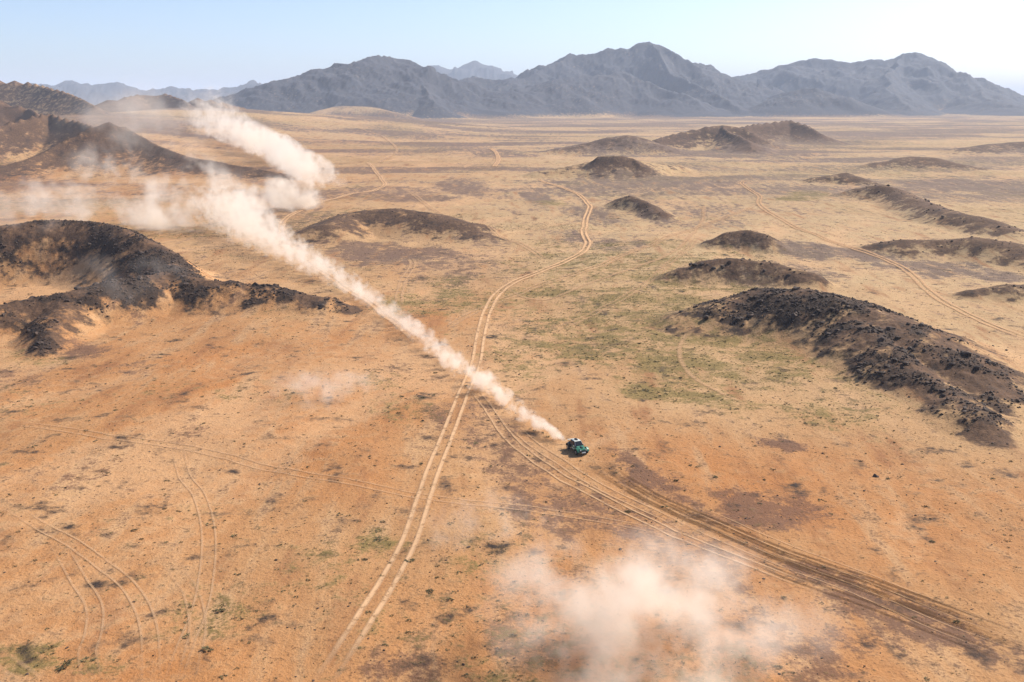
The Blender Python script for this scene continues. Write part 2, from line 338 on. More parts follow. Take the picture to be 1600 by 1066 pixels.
SAND_O, SAND_P = C(.345, .148, .050), C(.375, .262, .140)
def terrain_material(name, ra, rb_):
    m, nt = newmat(name); b = NB(nt)
    geo = b.n('ShaderNodeNewGeometry'); pos = geo.outputs['Position']
    at = b.n('ShaderNodeAttribute', attribute_name='soil'); sp = b.n('ShaderNodeSeparateColor'); b.l(at.outputs['Color'], sp.inputs[0])
    gr, vg, rk = sp.outputs[0], sp.outputs[1], sp.outputs[2]; orr = at.outputs['Alpha']
    n_big = b.noise(pos, .035, 5, .6); n_mid = b.noise(pos, .35, 5, .65); n_fine = b.noise(pos, 2.2, 4, .7)
    mp = b.n('ShaderNodeMapping'); b.l(pos, mp.inputs[0]); mp.inputs['Rotation'].default_value = (0, 0, R(25)); mp.inputs['Scale'].default_value = (.16, .03, .1)
    n_str = b.noise(mp.outputs[0], 1.0, 6, .62)          # wind- and water-drawn streaks
    f_or = b.math('ADD', orr, b.math('MULTIPLY', b.math('SUBTRACT', n_big, .5), .6), clamp=True)
    base = b.mix(f_or, SAND_P, SAND_O)
    base = b.mix(b.math('MULTIPLY', b.ramp(n_str, .50, .66), .75), base, C(.40, .245, .125))
    base = b.mix(b.math('MULTIPLY', b.ramp(n_str, .49, .30), .75), base, C(.215, .092, .038))
    base = b.mix(b.math('MULTIPLY', b.ramp(n_mid, .45, .75), .35), base, C(.41, .26, .135))
    base = b.mix(b.math('MULTIPLY', b.ramp(n_fine, .52, .72), .6), base, C(.135, .062, .027))
    wa = b.n('ShaderNodeAttribute', attribute_name='wash')
    base = b.mix(b.math('MULTIPLY', b.ramp(b.math('ADD', wa.outputs['Fac'], b.math('MULTIPLY', b.math('SUBTRACT', n_mid, .5), .9)), .15, .8), .62), base, C(.45, .275, .145))
    # grey-mauve gravel pavement
    gm = b.math('ADD', b.math('MULTIPLY', gr, 1.08), b.math('MULTIPLY', b.math('SUBTRACT', n_mid, .5), 2.4))
    gm = b.math('ADD', gm, b.math('MULTIPLY', b.math('SUBTRACT', n_str, .5), 2.2))
    gm = b.math('ADD', gm, b.math('MULTIPLY', b.math('SUBTRACT', n_fine, .5), 1.6))
    gcol = b.mix(orr, C(.105, .072, .060), C(.135, .062, .034))
    base = b.mix(b.math('MULTIPLY', b.ramp(gm, .2, .85), .88), base, gcol)
    # dry grass tint
    vm = b.math('ADD', vg, b.math('MULTIPLY', b.math('SUBTRACT', n_mid, .55), 2.4))
    vm = b.math('ADD', vm, b.math('MULTIPLY', b.math('SUBTRACT', n_fine, .5), 1.8))
    base = b.mix(b.math('MULTIPLY', b.ramp(vm, .15, .85), .85), base, C(.15, .112, .036))
    n_sp = b.noise(pos, 1.1, 3, .75)
    base = b.mix(b.math('MULTIPLY', b.ramp(n_sp, .59, .69), .55), base, C(.095, .05, .022))
    # dark desert-varnished rock: brown scree, ledges and clumps painted black as shaded faces, sand pockets
    n_rk = b.noise(pos, .9, 5, .7); n_cl = b.noise(pos, .13, 6, .68); n_hu = b.noise(pos, .006, 5, .6)
    rm = b.math('ADD', rk, b.math('MULTIPLY', b.math('SUBTRACT', n_cl, .5), 3.4))
    rm = b.math('ADD', rm, b.math('MULTIPLY', b.math('SUBTRACT', n_mid, .5), 1.3))
    rm = b.math('ADD', rm, b.math('MULTIPLY', b.math('SUBTRACT', n_hu, .5), .3))
    rcol = b.mix(b.ramp(n_rk, .35, .7), ra, rb_)
    lg = b.n('ShaderNodeAttribute', attribute_name='ledge')
    lf = b.math('ADD', lg.outputs['Fac'], b.math('MULTIPLY', b.math('SUBTRACT', n_mid, .5), 1.4))
    rcol = b.mix(b.math('MULTIPLY', b.ramp(lf, .62, 1.0), .8), rcol, C(.026, .019, .016))
    rcol = b.mix(b.math('MULTIPLY', b.ramp(b.math('ADD', n_cl, b.math('MULTIPLY', b.math('SUBTRACT', n_rk, .5), .5)), .57, .67), .85), rcol, C(.026, .020, .018))
    rcol = b.mix(b.math('MULTIPLY', b.ramp(n_hu, .45, .65), .35), rcol, rb_)
    base = b.mix(b.ramp(rm, .16, .80), base, rcol)
    bsdf = b.n('ShaderNodeBsdfPrincipled'); b.l(base, bsdf.inputs['Base Color'])
    bsdf.inputs['Roughness'].default_value = .95; bsdf.inputs['Specular IOR Level'].default_value = .15
    bmp = b.n('ShaderNodeBump'); bmp.inputs['Strength'].default_value = .8; bmp.inputs['Distance'].default_value = .4
    b.l(b.math('ADD', b.math('MULTIPLY', n_fine, .5), n_mid), bmp.inputs['Height']); b.l(bmp.outputs[0], bsdf.inputs['Normal'])
    o = b.n('ShaderNodeOutputMaterial'); b.l(bsdf.outputs[0], o.inputs[0])
    return m
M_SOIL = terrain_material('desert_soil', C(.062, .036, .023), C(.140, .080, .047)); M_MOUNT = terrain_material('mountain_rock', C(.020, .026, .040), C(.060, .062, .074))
def plain(name, col, rough=.9, var=0.0, scale=3.0, metal=0.0, spec=.3, coat=0.0):
    m, nt = newmat(name); b = NB(nt)
    bs = b.n('ShaderNodeBsdfPrincipled'); o = b.n('ShaderNodeOutputMaterial'); b.l(bs.outputs[0], o.inputs[0])
    tc = b.n('ShaderNodeTexCoord')
    nn = b.noise(tc.outputs['Object'], scale, 4, .6)
    dark = tuple(c*(1-var) for c in col[:3]) + (1,); lite = tuple(min(1, c*(1+var)) for c in col[:3]) + (1,)
    b.l(b.mix(b.ramp(nn, .3, .7), dark, lite), bs.inputs['Base Color'])
    bs.inputs['Roughness'].default_value = rough; bs.inputs['Metallic'].default_value = metal
    bs.inputs['Specular IOR Level'].default_value = spec; bs.inputs['Coat Weight'].default_value = coat
    return m
M_ROCK = plain('varnished_basalt', C(.052, .034, .026), .85, .6, 1.4)
M_SHRUB = plain('dry_shrub_leaves', C(.10, .082, .036), .9, .5, 2.0)

def tag(o, label=None, cat=None, group=None, kind=None):
    if label: o['label'] = label
    if cat: o['category'] = cat
    if group: o['group'] = group
    if kind: o['kind'] = kind
    return o
def mesh_np(name, verts, faces, mat=None, smooth=False):
    verts = np.ascontiguousarray(verts, dtype=np.float32); faces = np.ascontiguousarray(faces, dtype=np.int32)
    me = bpy.data.meshes.new(name); k = faces.shape[1]
    me.vertices.add(len(verts)); me.vertices.foreach_set('co', verts.ravel())
    me.loops.add(faces.size); me.loops.foreach_set('vertex_index', faces.ravel())
    me.polygons.add(len(faces)); me.polygons.foreach_set('loop_start', np.arange(0, faces.size, k, dtype=np.int32))
    me.polygons.foreach_set('loop_total', np.full(len(faces), k, dtype=np.int32))
    me.polygons.foreach_set('use_smooth', np.full(len(faces), smooth, dtype=bool))
    if mat: me.materials.append(mat)
    me.update(calc_edges=True)
    return me
def link(name, me, parent=None):
    o = bpy.data.objects.new(name, me); COL.objects.link(o)
    if parent: o.parent = parent
    return o

# ------------------------------------------------------------------ ground sheet and hills, one continuous surface cut into named pieces
vid = np.arange(NR*NA).reshape(NR, NA)
quads = np.stack([vid[:-1, :-1], vid[:-1, 1:], vid[1:, 1:], vid[1:, :-1]], -1).reshape(-1, 4)
wrap = np.stack([vid[:-1, -1], vid[:-1, 0], vid[1:, 0], vid[1:, -1]], -1)
V = np.stack([X, Y, Z], -1).reshape(-1, 3)
wash = sstep(.25, .85, chan)*(1-rock)*(.35 + .9*np.clip(fbm(X, Y, 120, 3, .5, 18.)+.3, 0, 1))
soil = np.stack([np.clip(gravel, 0, 1), np.clip(veg, 0, 1), np.clip(rock, 0, 1), orange], -1).reshape(-1, 4).astype(np.float32)
# smooth normals of the whole surface, so that the cut between pieces does not show
dZi = np.gradient(V.reshape(NR, NA, 3), axis=0); dZj = np.gradient(V.reshape(NR, NA, 3), axis=1)
NRM = np.cross(dZj, dZi); NRM /= np.maximum(np.linalg.norm(NRM, axis=-1, keepdims=True), 1e-9)
NRM[NRM[..., 2] < 0] *= -1
NRM = NRM.reshape(-1, 3)
fid = hid.reshape(-1)[quads].max(axis=1)
def terrain_piece(name, qs, mat=M_SOIL):
    used, inv = np.unique(qs.ravel(), return_inverse=True)
    me = mesh_np(name, V[used], inv.reshape(-1, 4), mat, True)
    at = me.color_attributes.new('soil', 'FLOAT_COLOR', 'POINT')
    at.data.foreach_set('color', soil[used].ravel())
    lg = me.attributes.new('ledge', 'FLOAT', 'POINT'); lg.data.foreach_set('value', clump.ravel()[used].astype(np.float32))
    wa = me.attributes.new('wash', 'FLOAT', 'POINT'); wa.data.foreach_set('value', wash.ravel()[used].astype(np.float32))
    me.normals_split_custom_set_from_vertices(NRM[used])
    return link(name, me)
g = terrain_piece('ground', np.concatenate([quads[fid < 0], wrap]))
tag(g, 'orange and beige sandy desert plain', 'ground', kind='structure')
for k, hl in enumerate(HILLS):
    q = quads[fid == k]
    if len(q) == 0: continue
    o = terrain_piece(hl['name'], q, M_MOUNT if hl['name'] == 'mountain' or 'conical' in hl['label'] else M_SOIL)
    tag(o, hl['label'], {'sand_slope': 'slope', 'mountain': 'mountain', 'foothill': 'hill', 'low_hill': 'hill', 'rocky_hill': 'hill', 'rock_outcrop': 'outcrop'}[hl['name']], kind='structure')

# ------------------------------------------------------------------ wheel tracks: twin ruts with berms, laid on the ground
def track_material(name, col):
    m, nt = newmat(name); b = NB(nt)
    geo = b.n('ShaderNodeNewGeometry'); pos = geo.outputs['Position']
    at = b.n('ShaderNodeAttribute', attribute_name='fade')
    n1 = b.noise(pos, .5, 4, .65); n2 = b.noise(pos, 3.0, 3, .7)
    c = b.mix(b.math('MULTIPLY', b.ramp(n2, .4, .75), .4), col, tuple(x*.6 for x in col[:3]) + (1,))
    bs = b.n('ShaderNodeBsdfDiffuse'); b.l(c, bs.inputs[0])
    tr = b.n('ShaderNodeBsdfTransparent'); mx = b.n('ShaderNodeMixShader')
    f = b.math('MULTIPLY', at.outputs['Fac'], b.ramp(b.math('ADD', n1, b.math('MULTIPLY', n2, .6)), .50, .82), clamp=True)
    b.l(f, mx.inputs[0]); b.l(tr.outputs[0], mx.inputs[1]); b.l(bs.outputs[0], mx.inputs[2])
    o = b.n('ShaderNodeOutputMaterial'); b.l(mx.outputs[0], o.inputs[0])
    return m
M_TR_P = track_material('pale_rut_sand', C(.52, .33, .19)); M_TR_D = track_material('dark_rut_soil', C(.10, .052, .024))
def catmull(P, step):
    P = np.array(P, float); out = []
    Q = np.vstack([2*P[0]-P[1], P, 2*P[-1]-P[-2]])
    for i in range(1, len(Q)-2):
        n = max(2, int(np.linalg.norm(Q[i+1]-Q[i])/step))
        for t in np.linspace(0, 1, n, endpoint=False):
            a = 2*Q[i]; b_ = Q[i+1]-Q[i-1]; c = 2*Q[i-1]-5*Q[i]+4*Q[i+1]-Q[i+2]; d = -Q[i-1]+3*Q[i]-3*Q[i+1]+Q[i+2]
            out.append(.5*(a + b_*t + c*t*t + d*t**3))
    out.append(P[-1]); return np.array(out)
def track(label, pts, gauge=1.75, wid=.55, mat=None, alpha=.9, offs=None, step=1.2):
    G = [h[:2] for h in (hit(*p) for p in pts) if h is not None]
    c = catmull(G, step)
    t = np.gradient(c, axis=0); t /= np.maximum(np.linalg.norm(t, axis=1, keepdims=True), 1e-6)
    nrm = np.stack([-t[:, 1], t[:, 0]], 1)
    wob = np.interp(np.arange(len(c)), np.arange(0, len(c)+12, 12), rng.normal(0, .2, len(np.arange(0, len(c)+12, 12))))
    vs, fs, al = [], [], []
    for off in (offs if offs else (-gauge/2, gauge/2)):
        prof = [(-1.0, .03, 0), (-.62, .055, .6), (-.3, .035, 1), (.3, .035, 1), (.62, .055, .6), (1.0, .03, 0)]
        base = sum(len(v) for v in vs); n = len(c)
        ends = np.minimum(1, np.minimum(np.arange(n), n-1-np.arange(n))/10.0)
        for a_, dz, f in prof:
            far = 1 + np.clip((np.linalg.norm(c, axis=1) - 200)/260, 0, .9)
            p = c + nrm*(off + wob[:, None] + (a_*wid/1.3*far)[:, None])
            z = height(p[:, 0], p[:, 1]) + dz + .02 + .0004*np.maximum(np.hypot(p[:, 0], p[:, 1]) - 90, 0)
            vs.append(np.column_stack([p, z])); al.append(f*alpha*ends)
        for k in range(len(prof)-1):
            i0 = base + k*n; i1 = base + (k+1)*n; ii = np.arange(n-1)
            fs.append(np.stack([i0+ii, i0+ii+1, i1+ii+1, i1+ii], 1))
    me = mesh_np('wheel_track', np.vstack(vs), np.vstack(fs), mat or M_TR_P, True)
    at = me.attributes.new('fade', 'FLOAT', 'POINT'); at.data.foreach_set('value', np.concatenate(al).astype(np.float32))
    o = link('wheel_track', me)
    return tag(o, label, 'track', kind='structure')
track('main pale twin-rut track running from the bottom edge up through the dust trail', [(500,1075),(530,1030),(565,975),(610,903),(640,842),(662,775),(688,705),(715,640),(731,603),(745,560),(755,510),(766,476),(790,450),(830,430),(880,410),(908,395),(918,380),(912,360),(916,340),(921,322),(905,305),(880,294),(840,280)], gauge=1.9, wid=.62, alpha=1.0)
track('pale twin-rut track crossing the plain at right', [(1168,282),(1160,288),(1185,306),(1187,320),(1215,340),(1260,362),(1320,385),(1380,405),(1425,430),(1450,455),(1490,480),(1540,505),(1610,533)], gauge=2.0, wid=.65, alpha=.75)
track('faint thin track crossing the foreground from the left edge', [(-10,658),(150,680),(300,703),(450,737),(600,765),(720,785),(850,800),(1000,825),(1100,848)], wid=.32, alpha=.45)
track('curving tyre marks at lower left, the innermost of the bends', [(85,845),(118,895),(148,945),(146,990),(136,1020),(150,1075)], wid=.26, alpha=.55)
track('curving tyre marks at lower left, the widest of the bends', [(20,790),(70,825),(120,852),(180,895),(215,935),(232,985),(230,1075)], wid=.26, alpha=.55)
track('long wavy tyre marks down the lower left quarter', [(278,698),(290,745),(312,775),(325,830),(322,900),(310,960),(290,1010),(268,1075)], wid=.26, alpha=.55)
track('short faint tyre marks crossing the long wavy ones', [(265,880),(298,930),(308,985),(300,1030),(292,1075)], wid=.28, alpha=.5)
track('deep rut pair cutting the bottom left corner', [(-15,1018),(15,1040),(50,1066),(75,1085)], wid=.5, alpha=.8)
track('faint track beyond the dust trail near the dark flat', [(622,480),(628,445),(645,415),(640,404)], wid=.6, alpha=.55)
track('looping track round the low dark-backed mound', [(575,255),(600,285),(590,296),(540,306),(480,325),(448,342),(440,362),(452,385),(485,412),(540,450),(600,490),(660,540)], wid=1.0, alpha=.75)
track('short pale track far away on the plain', [(772,262),(779,250),(776,240),(765,232)], wid=1.6, alpha=.9)
track('single faint rut near the bottom edge', [(677,985),(676,1020),(678,1075)], offs=(0,), wid=.4, alpha=.5)
track('faint curved trail round the foot of the boulder-strewn mound', [(1100,505),(1068,528),(1062,552),(1080,585),(1120,612),(1180,640)], offs=(0,), wid=.9, alpha=.55)
track('pale twin ruts running beside the plume to the lower right', [(735,606),(770,650),(805,690),(850,725),(900,757),(980,800),(1080,845),(1200,892),(1300,930)], wid=.35, alpha=.75)
track('second pale ruts behind the car beside the plume', [(790,655),(830,690),(880,724),(940,762),(1020,800),(1110,842)], wid=.3, alpha=.6)
track('faint branch track leaving the main track above the dust trail', [(690,520),(735,492),(785,468),(860,440),(940,415),(1010,385)], wid=.5, alpha=.5)
track('faint ruts climbing towards the low bank beyond the mound', [(860,520),(930,490),(1000,450),(1060,400),(1090,370)], wid=.6, alpha=.4)
track('faint braided track on the plain left of the centre track', [(640,300),(680,330),(760,352),(820,385),(850,405)], wid=.6, alpha=.5)
track('faint braided track right of the centre track', [(930,420),(985,395),(1040,372),(1120,345),(1180,322)], wid=.6, alpha=.5)
track('thin old track wandering up the middle of the plain', [(780,450),(850,470),(930,440),(990,420),(1050,395),(1095,350),(1100,320)], offs=(0,), wid=.9, alpha=.5)
track('faint far track leading towards the highest mountain', [(590,255),(620,235),(600,215),(560,200)], wid=.9, alpha=.5)
track('dark churned tracks leading from the car to the right edge', [(925,722),(1000,765),(1080,805),(1180,848),(1300,892),(1420,935),(1620,1012)], offs=(-1.9,-1.3,-.2,.5,1.5), wid=.45, mat=M_TR_D, alpha=.55)
track('dark outer ruts below the churned tracks at lower right', [(1090,830),(1180,872),(1300,918),(1420,962),(1620,1040)], offs=(-1.7,-.3,1.9), wid=.4, mat=M_TR_D, alpha=.45)
track('pale rut lines within the dark churned tracks', [(1040,785),(1150,835),(1300,895),(1420,942),(1620,1020)], offs=(-3.4,-1.3,.9,3.0), wid=.22, alpha=.5)

# ------------------------------------------------------------------ rocks
def ico(sub):
    bm = bmesh.new(); bmesh.ops.create_icosphere(bm, subdivisions=sub, radius=1.0)
    v = np.array([x.co[:] for x in bm.verts]); f = np.array([[y.index for y in x.verts] for x in bm.faces]); bm.free(); return v, f
I1, F1 = ico(1); I2, F2 = ico(2)
def rockverts(v, seed, amp=.35):
    r = np.random.default_rng(seed)
    out = v.copy()
    for _ in range(7):                   # chop by random planes for broken faces
        n = r.normal(size=3); n /= np.linalg.norm(n); d = r.uniform(.45, .85)
        dd = out @ n; out = out - np.maximum(dd - d, 0)[:, None]*n
    out *= 1 + amp*r.normal(size=(len(out), 1))*.25
    return out
boulder_meshes = [mesh_np('boulder', rockverts(I2, 100+i), F2, M_ROCK, False) for i in range(10)]
area = (RR*np.gradient(rad)[:, None]*np.gradient(ang)[None, :])
def scatter(weight, n):
    w = (weight*area).ravel(); w = np.maximum(w, 0); w /= w.sum()
    idx = rng.choice(len(w), n, p=w)
    x = X.ravel()[idx] + rng.normal(0, .4, n); y = Y.ravel()[idx] + rng.normal(0, .4, n)
    return x, y
view = (np.abs(AA) < R(29)) & (RR > 85)
rk_w = np.where(view & (RR < 720), (sstep(.35, .9, rock))*(.06 + clump**2)*np.clip(bump*2, 0, 1)*np.where(hid <= 1, 1, .25), 0)
def inst(me, name, x, y, s, sink=.35, flat_=.7, label=None, cat=None, group=None):
    o = bpy.data.objects.new(name, me); COL.objects.link(o)
    o.location = (x, y, float(height(x, y)) - 0 + s*flat_*(.5-sink)); o.rotation_euler = (random.uniform(-.3, .3), random.uniform(-.3, .3), random.uniform(0, 6.28))
    o.scale = (s*random.uniform(.8, 1.3), s*random.uniform(.7, 1.1), s*flat_*random.uniform(.8, 1.2))
    return tag(o, label, cat, group)
for k, n, lab, grp in ((0, 130, 'black boulder among the rocks of the broad mound right of the car', 'boulders on the broad mound'),
                       (1, 110, 'dark boulder on the forked rocky ridge at the left edge', 'boulders on the forked ridge'),
                       (21, 30, 'dark boulder on the crest of the long narrow ridge at right', 'boulders on the narrow ridge'),
                       (23, 24, 'dark boulder on the low bank beyond the broad mound', 'boulders on the low bank')):
    x, y = scatter(np.where(hid == k, rk_w*clump**2, 0), n)
    for xx, yy in zip(x, y):
        inst(random.choice(boulder_meshes), 'boulder', xx, yy, random.choice((.35, .45, .6, .75, 1.1)), label=lab, cat='boulder', group=grp)
h = hit(1104, 499); inst(boulder_meshes[3], 'boulder', h[0], h[1], 1.0, .3, .8, 'lone black boulder at the tip of the broad mound, left of it', 'boulder')
for (px, py), lab in (((1552,541), 'small black boulder beyond the broad mound, near the right edge'), ((1572,548), 'larger black boulder beyond the broad mound, near the right edge'),
                      ((1368,745), 'dark boulder alone on the sand below the broad mound')):
    h = hit(px, py); inst(boulder_meshes[5], 'boulder', h[0], h[1], (.4 if 'small' in lab else .55), .3, .6, lab, 'boulder')
def merged(name, base_sets, F, x, y, s, flat_, mat, sink=.2, label=None, cat=None):
    n = len(x); vs = []; nb = len(base_sets[0])
    B = np.stack(base_sets)[rng.integers(0, len(base_sets), n)]
    a = rng.uniform(0, 2*np.pi, n); ca, sa = np.cos(a)[:, None], np.sin(a)[:, None]
    bx = B[:, :, 0]*rng.uniform(.7, 1.4, (n, 1)); by = B[:, :, 1]; bz = B[:, :, 2]*flat_*rng.uniform(.7, 1.3, (n, 1))
    vx = (bx*ca - by*sa)*s[:, None] + x[:, None]; vy = (bx*sa + by*ca)*s[:, None] + y[:, None]
    vz = bz*s[:, None] + (height(x, y) + s*flat_*sink)[:, None]
    VV = np.stack([vx, vy, vz], -1).reshape(-1, 3)
    FF = (F[None] + (np.arange(n)*nb)[:, None, None]).reshape(-1, F.shape[1])
    o = link(name, mesh_np(name, VV, FF, mat, False))
    return tag(o, label, cat, kind='stuff')
rs = [rockverts(I1, 300+i, .5) for i in range(12)]
x, y = scatter(rk_w*clump, 9000)
merged('rock_rubble', rs, F1, x, y, np.clip(rng.lognormal(-1.55, .5, 9000), .1, .8), .7, M_ROCK, .25, 'dark rubble covering the rocky hills', 'rubble')
st_w = np.where(view & (RR < 420), .25 + gravel + clump*.4, 0)
x, y = scatter(st_w, 15000)
merged('loose_stones', rs, F1, x, y, np.clip(rng.lognormal(-2.55, .45, 15000), .04, .3), .6, M_ROCK, .25, 'small dark stones scattered over the sand', 'stones')

# ------------------------------------------------------------------ dry shrubs and grass tufts
def tuft(seed, n, spread, hgt, wd):
    r = np.random.default_rng(seed); vs, fs = [], []
    for i in range(n):
        a = r.uniform(0, 6.283); rr = spread*math.sqrt(r.uniform(0, 1)); bx, by = rr*math.cos(a)*.6, rr*math.sin(a)*.6
        tx, ty, tz = rr*math.cos(a)*1.15, rr*math.sin(a)*1.15, hgt*r.uniform(.4, 1)*(1-.4*rr/spread)
        d = r.uniform(0, 6.283); wx_, wy_ = wd*math.cos(d), wd*math.sin(d)
        k = len(vs); zb = r.uniform(0, .45)*hgt
        vs += [(bx-wx_, by-wy_, zb), (bx+wx_, by+wy_, zb), (tx, ty, tz)]; fs.append((k, k+1, k+2))
    return np.array(vs), np.array(fs)
shrub_meshes = []
for i in range(6):
    v, f = tuft(500+i, 90, 1.0, .75, .13); shrub_meshes.append(mesh_np('shrub', v, f, M_SHRUB, False))
tufts = [tuft(600+i, 14, 1.0, .7, .3) for i in range(8)]
lin = sstep(.15, .6, ridged(X*.5 + Y*.25, Y - X*.35, 26, 4, .6, 5.))
vg_w = np.where(view & (RR < 520), (veg**1.5 + .10*lin + .02)*(1-rock), 0)
x, y = scatter(vg_w, 34000)
merged('dry_grass', [t[0] for t in tufts], tufts[0][1], x, y, np.clip(rng.lognormal(-1.8, .5, 34000), .08, .5), .7, M_SHRUB, 0.0, 'sparse dry grass tufts on the plain', 'grass')
x, y = scatter(np.where(RR < 230, vg_w, 0), 110)
for xx, yy in zip(x, y):
    s = random.uniform(.25, .55)
    o = inst(random.choice(shrub_meshes), 'shrub', xx, yy, s, .5, .7, 'small dry dark-green shrub on the open sand', 'shrub', 'shrubs on the open sand')
for px, py, s, lab in ((100,1040,1.1,'wide dark-green shrub patch near the bottom left corner'), (325,1015,.8,'dark shrub between the curving tyre marks and the bottom edge'), (345,955,.7,'dark shrub beside the long wavy tyre marks'),
                       (590,845,.8,'green shrub patch left of the main twin-rut track'), (640,876,.7,'shrub just right of the main twin-rut track'), (1008,612,1.0,'green scrub patch above the car, below the broad mound')):
    h = hit(px, py); inst(shrub_meshes[2], 'shrub', h[0], h[1], s, .5, .5, lab, 'shrub')

# ------------------------------------------------------------------ rally car
def MB(): return bmesh.new()
def hexa(bm, pts):                       # 8 points: bottom 4 then top 4
    v = [bm.verts.new(p) for p in pts]
    for f in ((3,2,1,0),(4,5,6,7),(0,1,5,4),(1,2,6,5),(2,3,7,6),(3,0,4,7)): bm.faces.new([v[i] for i in f])
def box(bm, x0, x1, y0, y1, z0, z1, tx=0, ty=0):
    hexa(bm, [(x0,y0,z0),(x1,y0,z0),(x1,y1,z0),(x0,y1,z0),(x0+tx,y0+ty,z1),(x1-tx,y0+ty,z1),(x1-tx,y1-ty,z1),(x0+tx,y1-ty,z1)])
def fin(name, bm, mat, parent, bev=.03, smooth=False):
    if bev: bmesh.ops.bevel(bm, geom=list(bm.edges), offset=bev, segments=2, affect='EDGES', clamp_overlap=True)
    bmesh.ops.recalc_face_normals(bm, faces=bm.faces)
    me = bpy.data.meshes.new(name); bm.to_mesh(me); bm.free(); me.materials.append(mat)
    for p in me.polygons: p.use_smooth = smooth
    return link(name, me, parent)
def cyl(bm, c, r, w, n=24, axis='y', r2=None):
    m = Matrix.Translation(c) @ (Matrix.Rotation(math.pi/2, 4, 'X') if axis == 'y' else Matrix.Rotation(math.pi/2, 4, 'Y') if axis == 'x' else Matrix())
    bmesh.ops.create_cone(bm, cap_ends=True, segments=n, radius1=r, radius2=r2 if r2 else r, depth=w, matrix=m)
P_GREEN = plain('green_car_paint', C(.012, .13, .07), .45, .15, 2, spec=.5, coat=.4); P_WHITE = plain('white_car_paint', C(.55, .58, .52), .45, .06, 2, spec=.5, coat=.4)
P_DARK = plain('black_car_paint', C(.012, .016, .018), .4, .3, 2, spec=.4); P_TYRE = plain('tyre_rubber', C(.016, .015, .014), .9, .3, 6)
P_RIM = plain('alloy_rim', C(.35, .35, .34), .35, .1, 5, metal=.8); P_GLASS = plain('tinted_glass', C(.012, .016, .02), .08, .1, 1, spec=.6); P_LAMP = plain('lamp_lens', C(.75, .75, .7), .15, .05, 5, spec=.6)
h1 = hit(902, 706); h0 = hit(735, 590)
heading = math.atan2(h1[1]-h0[1], h1[0]-h0[0])
car = bpy.data.objects.new('rally_car', None); COL.objects.link(car)
car.location = (h1[0], h1[1], float(height(h1[0], h1[1]))+.02); car.rotation_euler = (0, 0, heading); car.scale = (1.08,)*3
tag(car, 'green, white and black rally buggy racing ahead of its dust trail', 'car')
# +x is forward; wheelbase 2.9, track 1.9
bm = MB(); box(bm, -1.95, 2.0, -.78, .78, .45, .88, .08, .06); fin('body', bm, P_DARK, car, .05)
bm = MB(); hexa(bm, [(.75,-.72,.86),(2.02,-.62,.74),(2.02,.62,.74),(.75,.72,.86),(.75,-.66,1.14),(1.98,-.52,.92),(1.98,.52,.92),(.75,.66,1.14)]); hood = fin('hood', bm, P_GREEN, car, .04)
bm = MB(); box(bm, .95, 1.65, -.16, .16, 1.02, 1.16, .1, .03); fin('hood_scoop', bm, P_DARK, hood, .02)
bm = MB(); hexa(bm, [(-1.15,-.76,.86),(.80,-.76,.86),(.80,.76,.86),(-1.15,.76,.86),(-.85,-.56,1.66),(.12,-.56,1.68),(.12,.56,1.68),(-.85,.56,1.66)]); fin('cabin', bm, P_DARK, car, .05)
bm = MB(); hexa(bm, [(-.90,-.57,1.655),(.16,-.57,1.675),(.16,.57,1.675),(-.90,.57,1.655),(-.82,-.50,1.74),(.06,-.50,1.76),(.06,.50,1.76),(-.82,.50,1.74)]); roof = fin('roof', bm, P_WHITE, car, .02)
bm = MB(); hexa(bm, [(-.75,-.2,1.75),(-.05,-.16,1.76),(-.05,.16,1.76),(-.75,.2,1.75),(-.75,-.17,1.93),(-.1,-.13,1.88),(-.1,.13,1.88),(-.75,.17,1.93)]); fin('roof_scoop', bm, P_DARK, roof, .02)
bm = MB(); hexa(bm, [(.80,-.62,1.04),(.84,-.62,1.06),(.84,.62,1.06),(.80,.62,1.04),(.20,-.50,1.63),(.24,-.50,1.65),(.24,.50,1.65),(.20,.50,1.63)]); fin('windshield', bm, P_GLASS, car, 0)
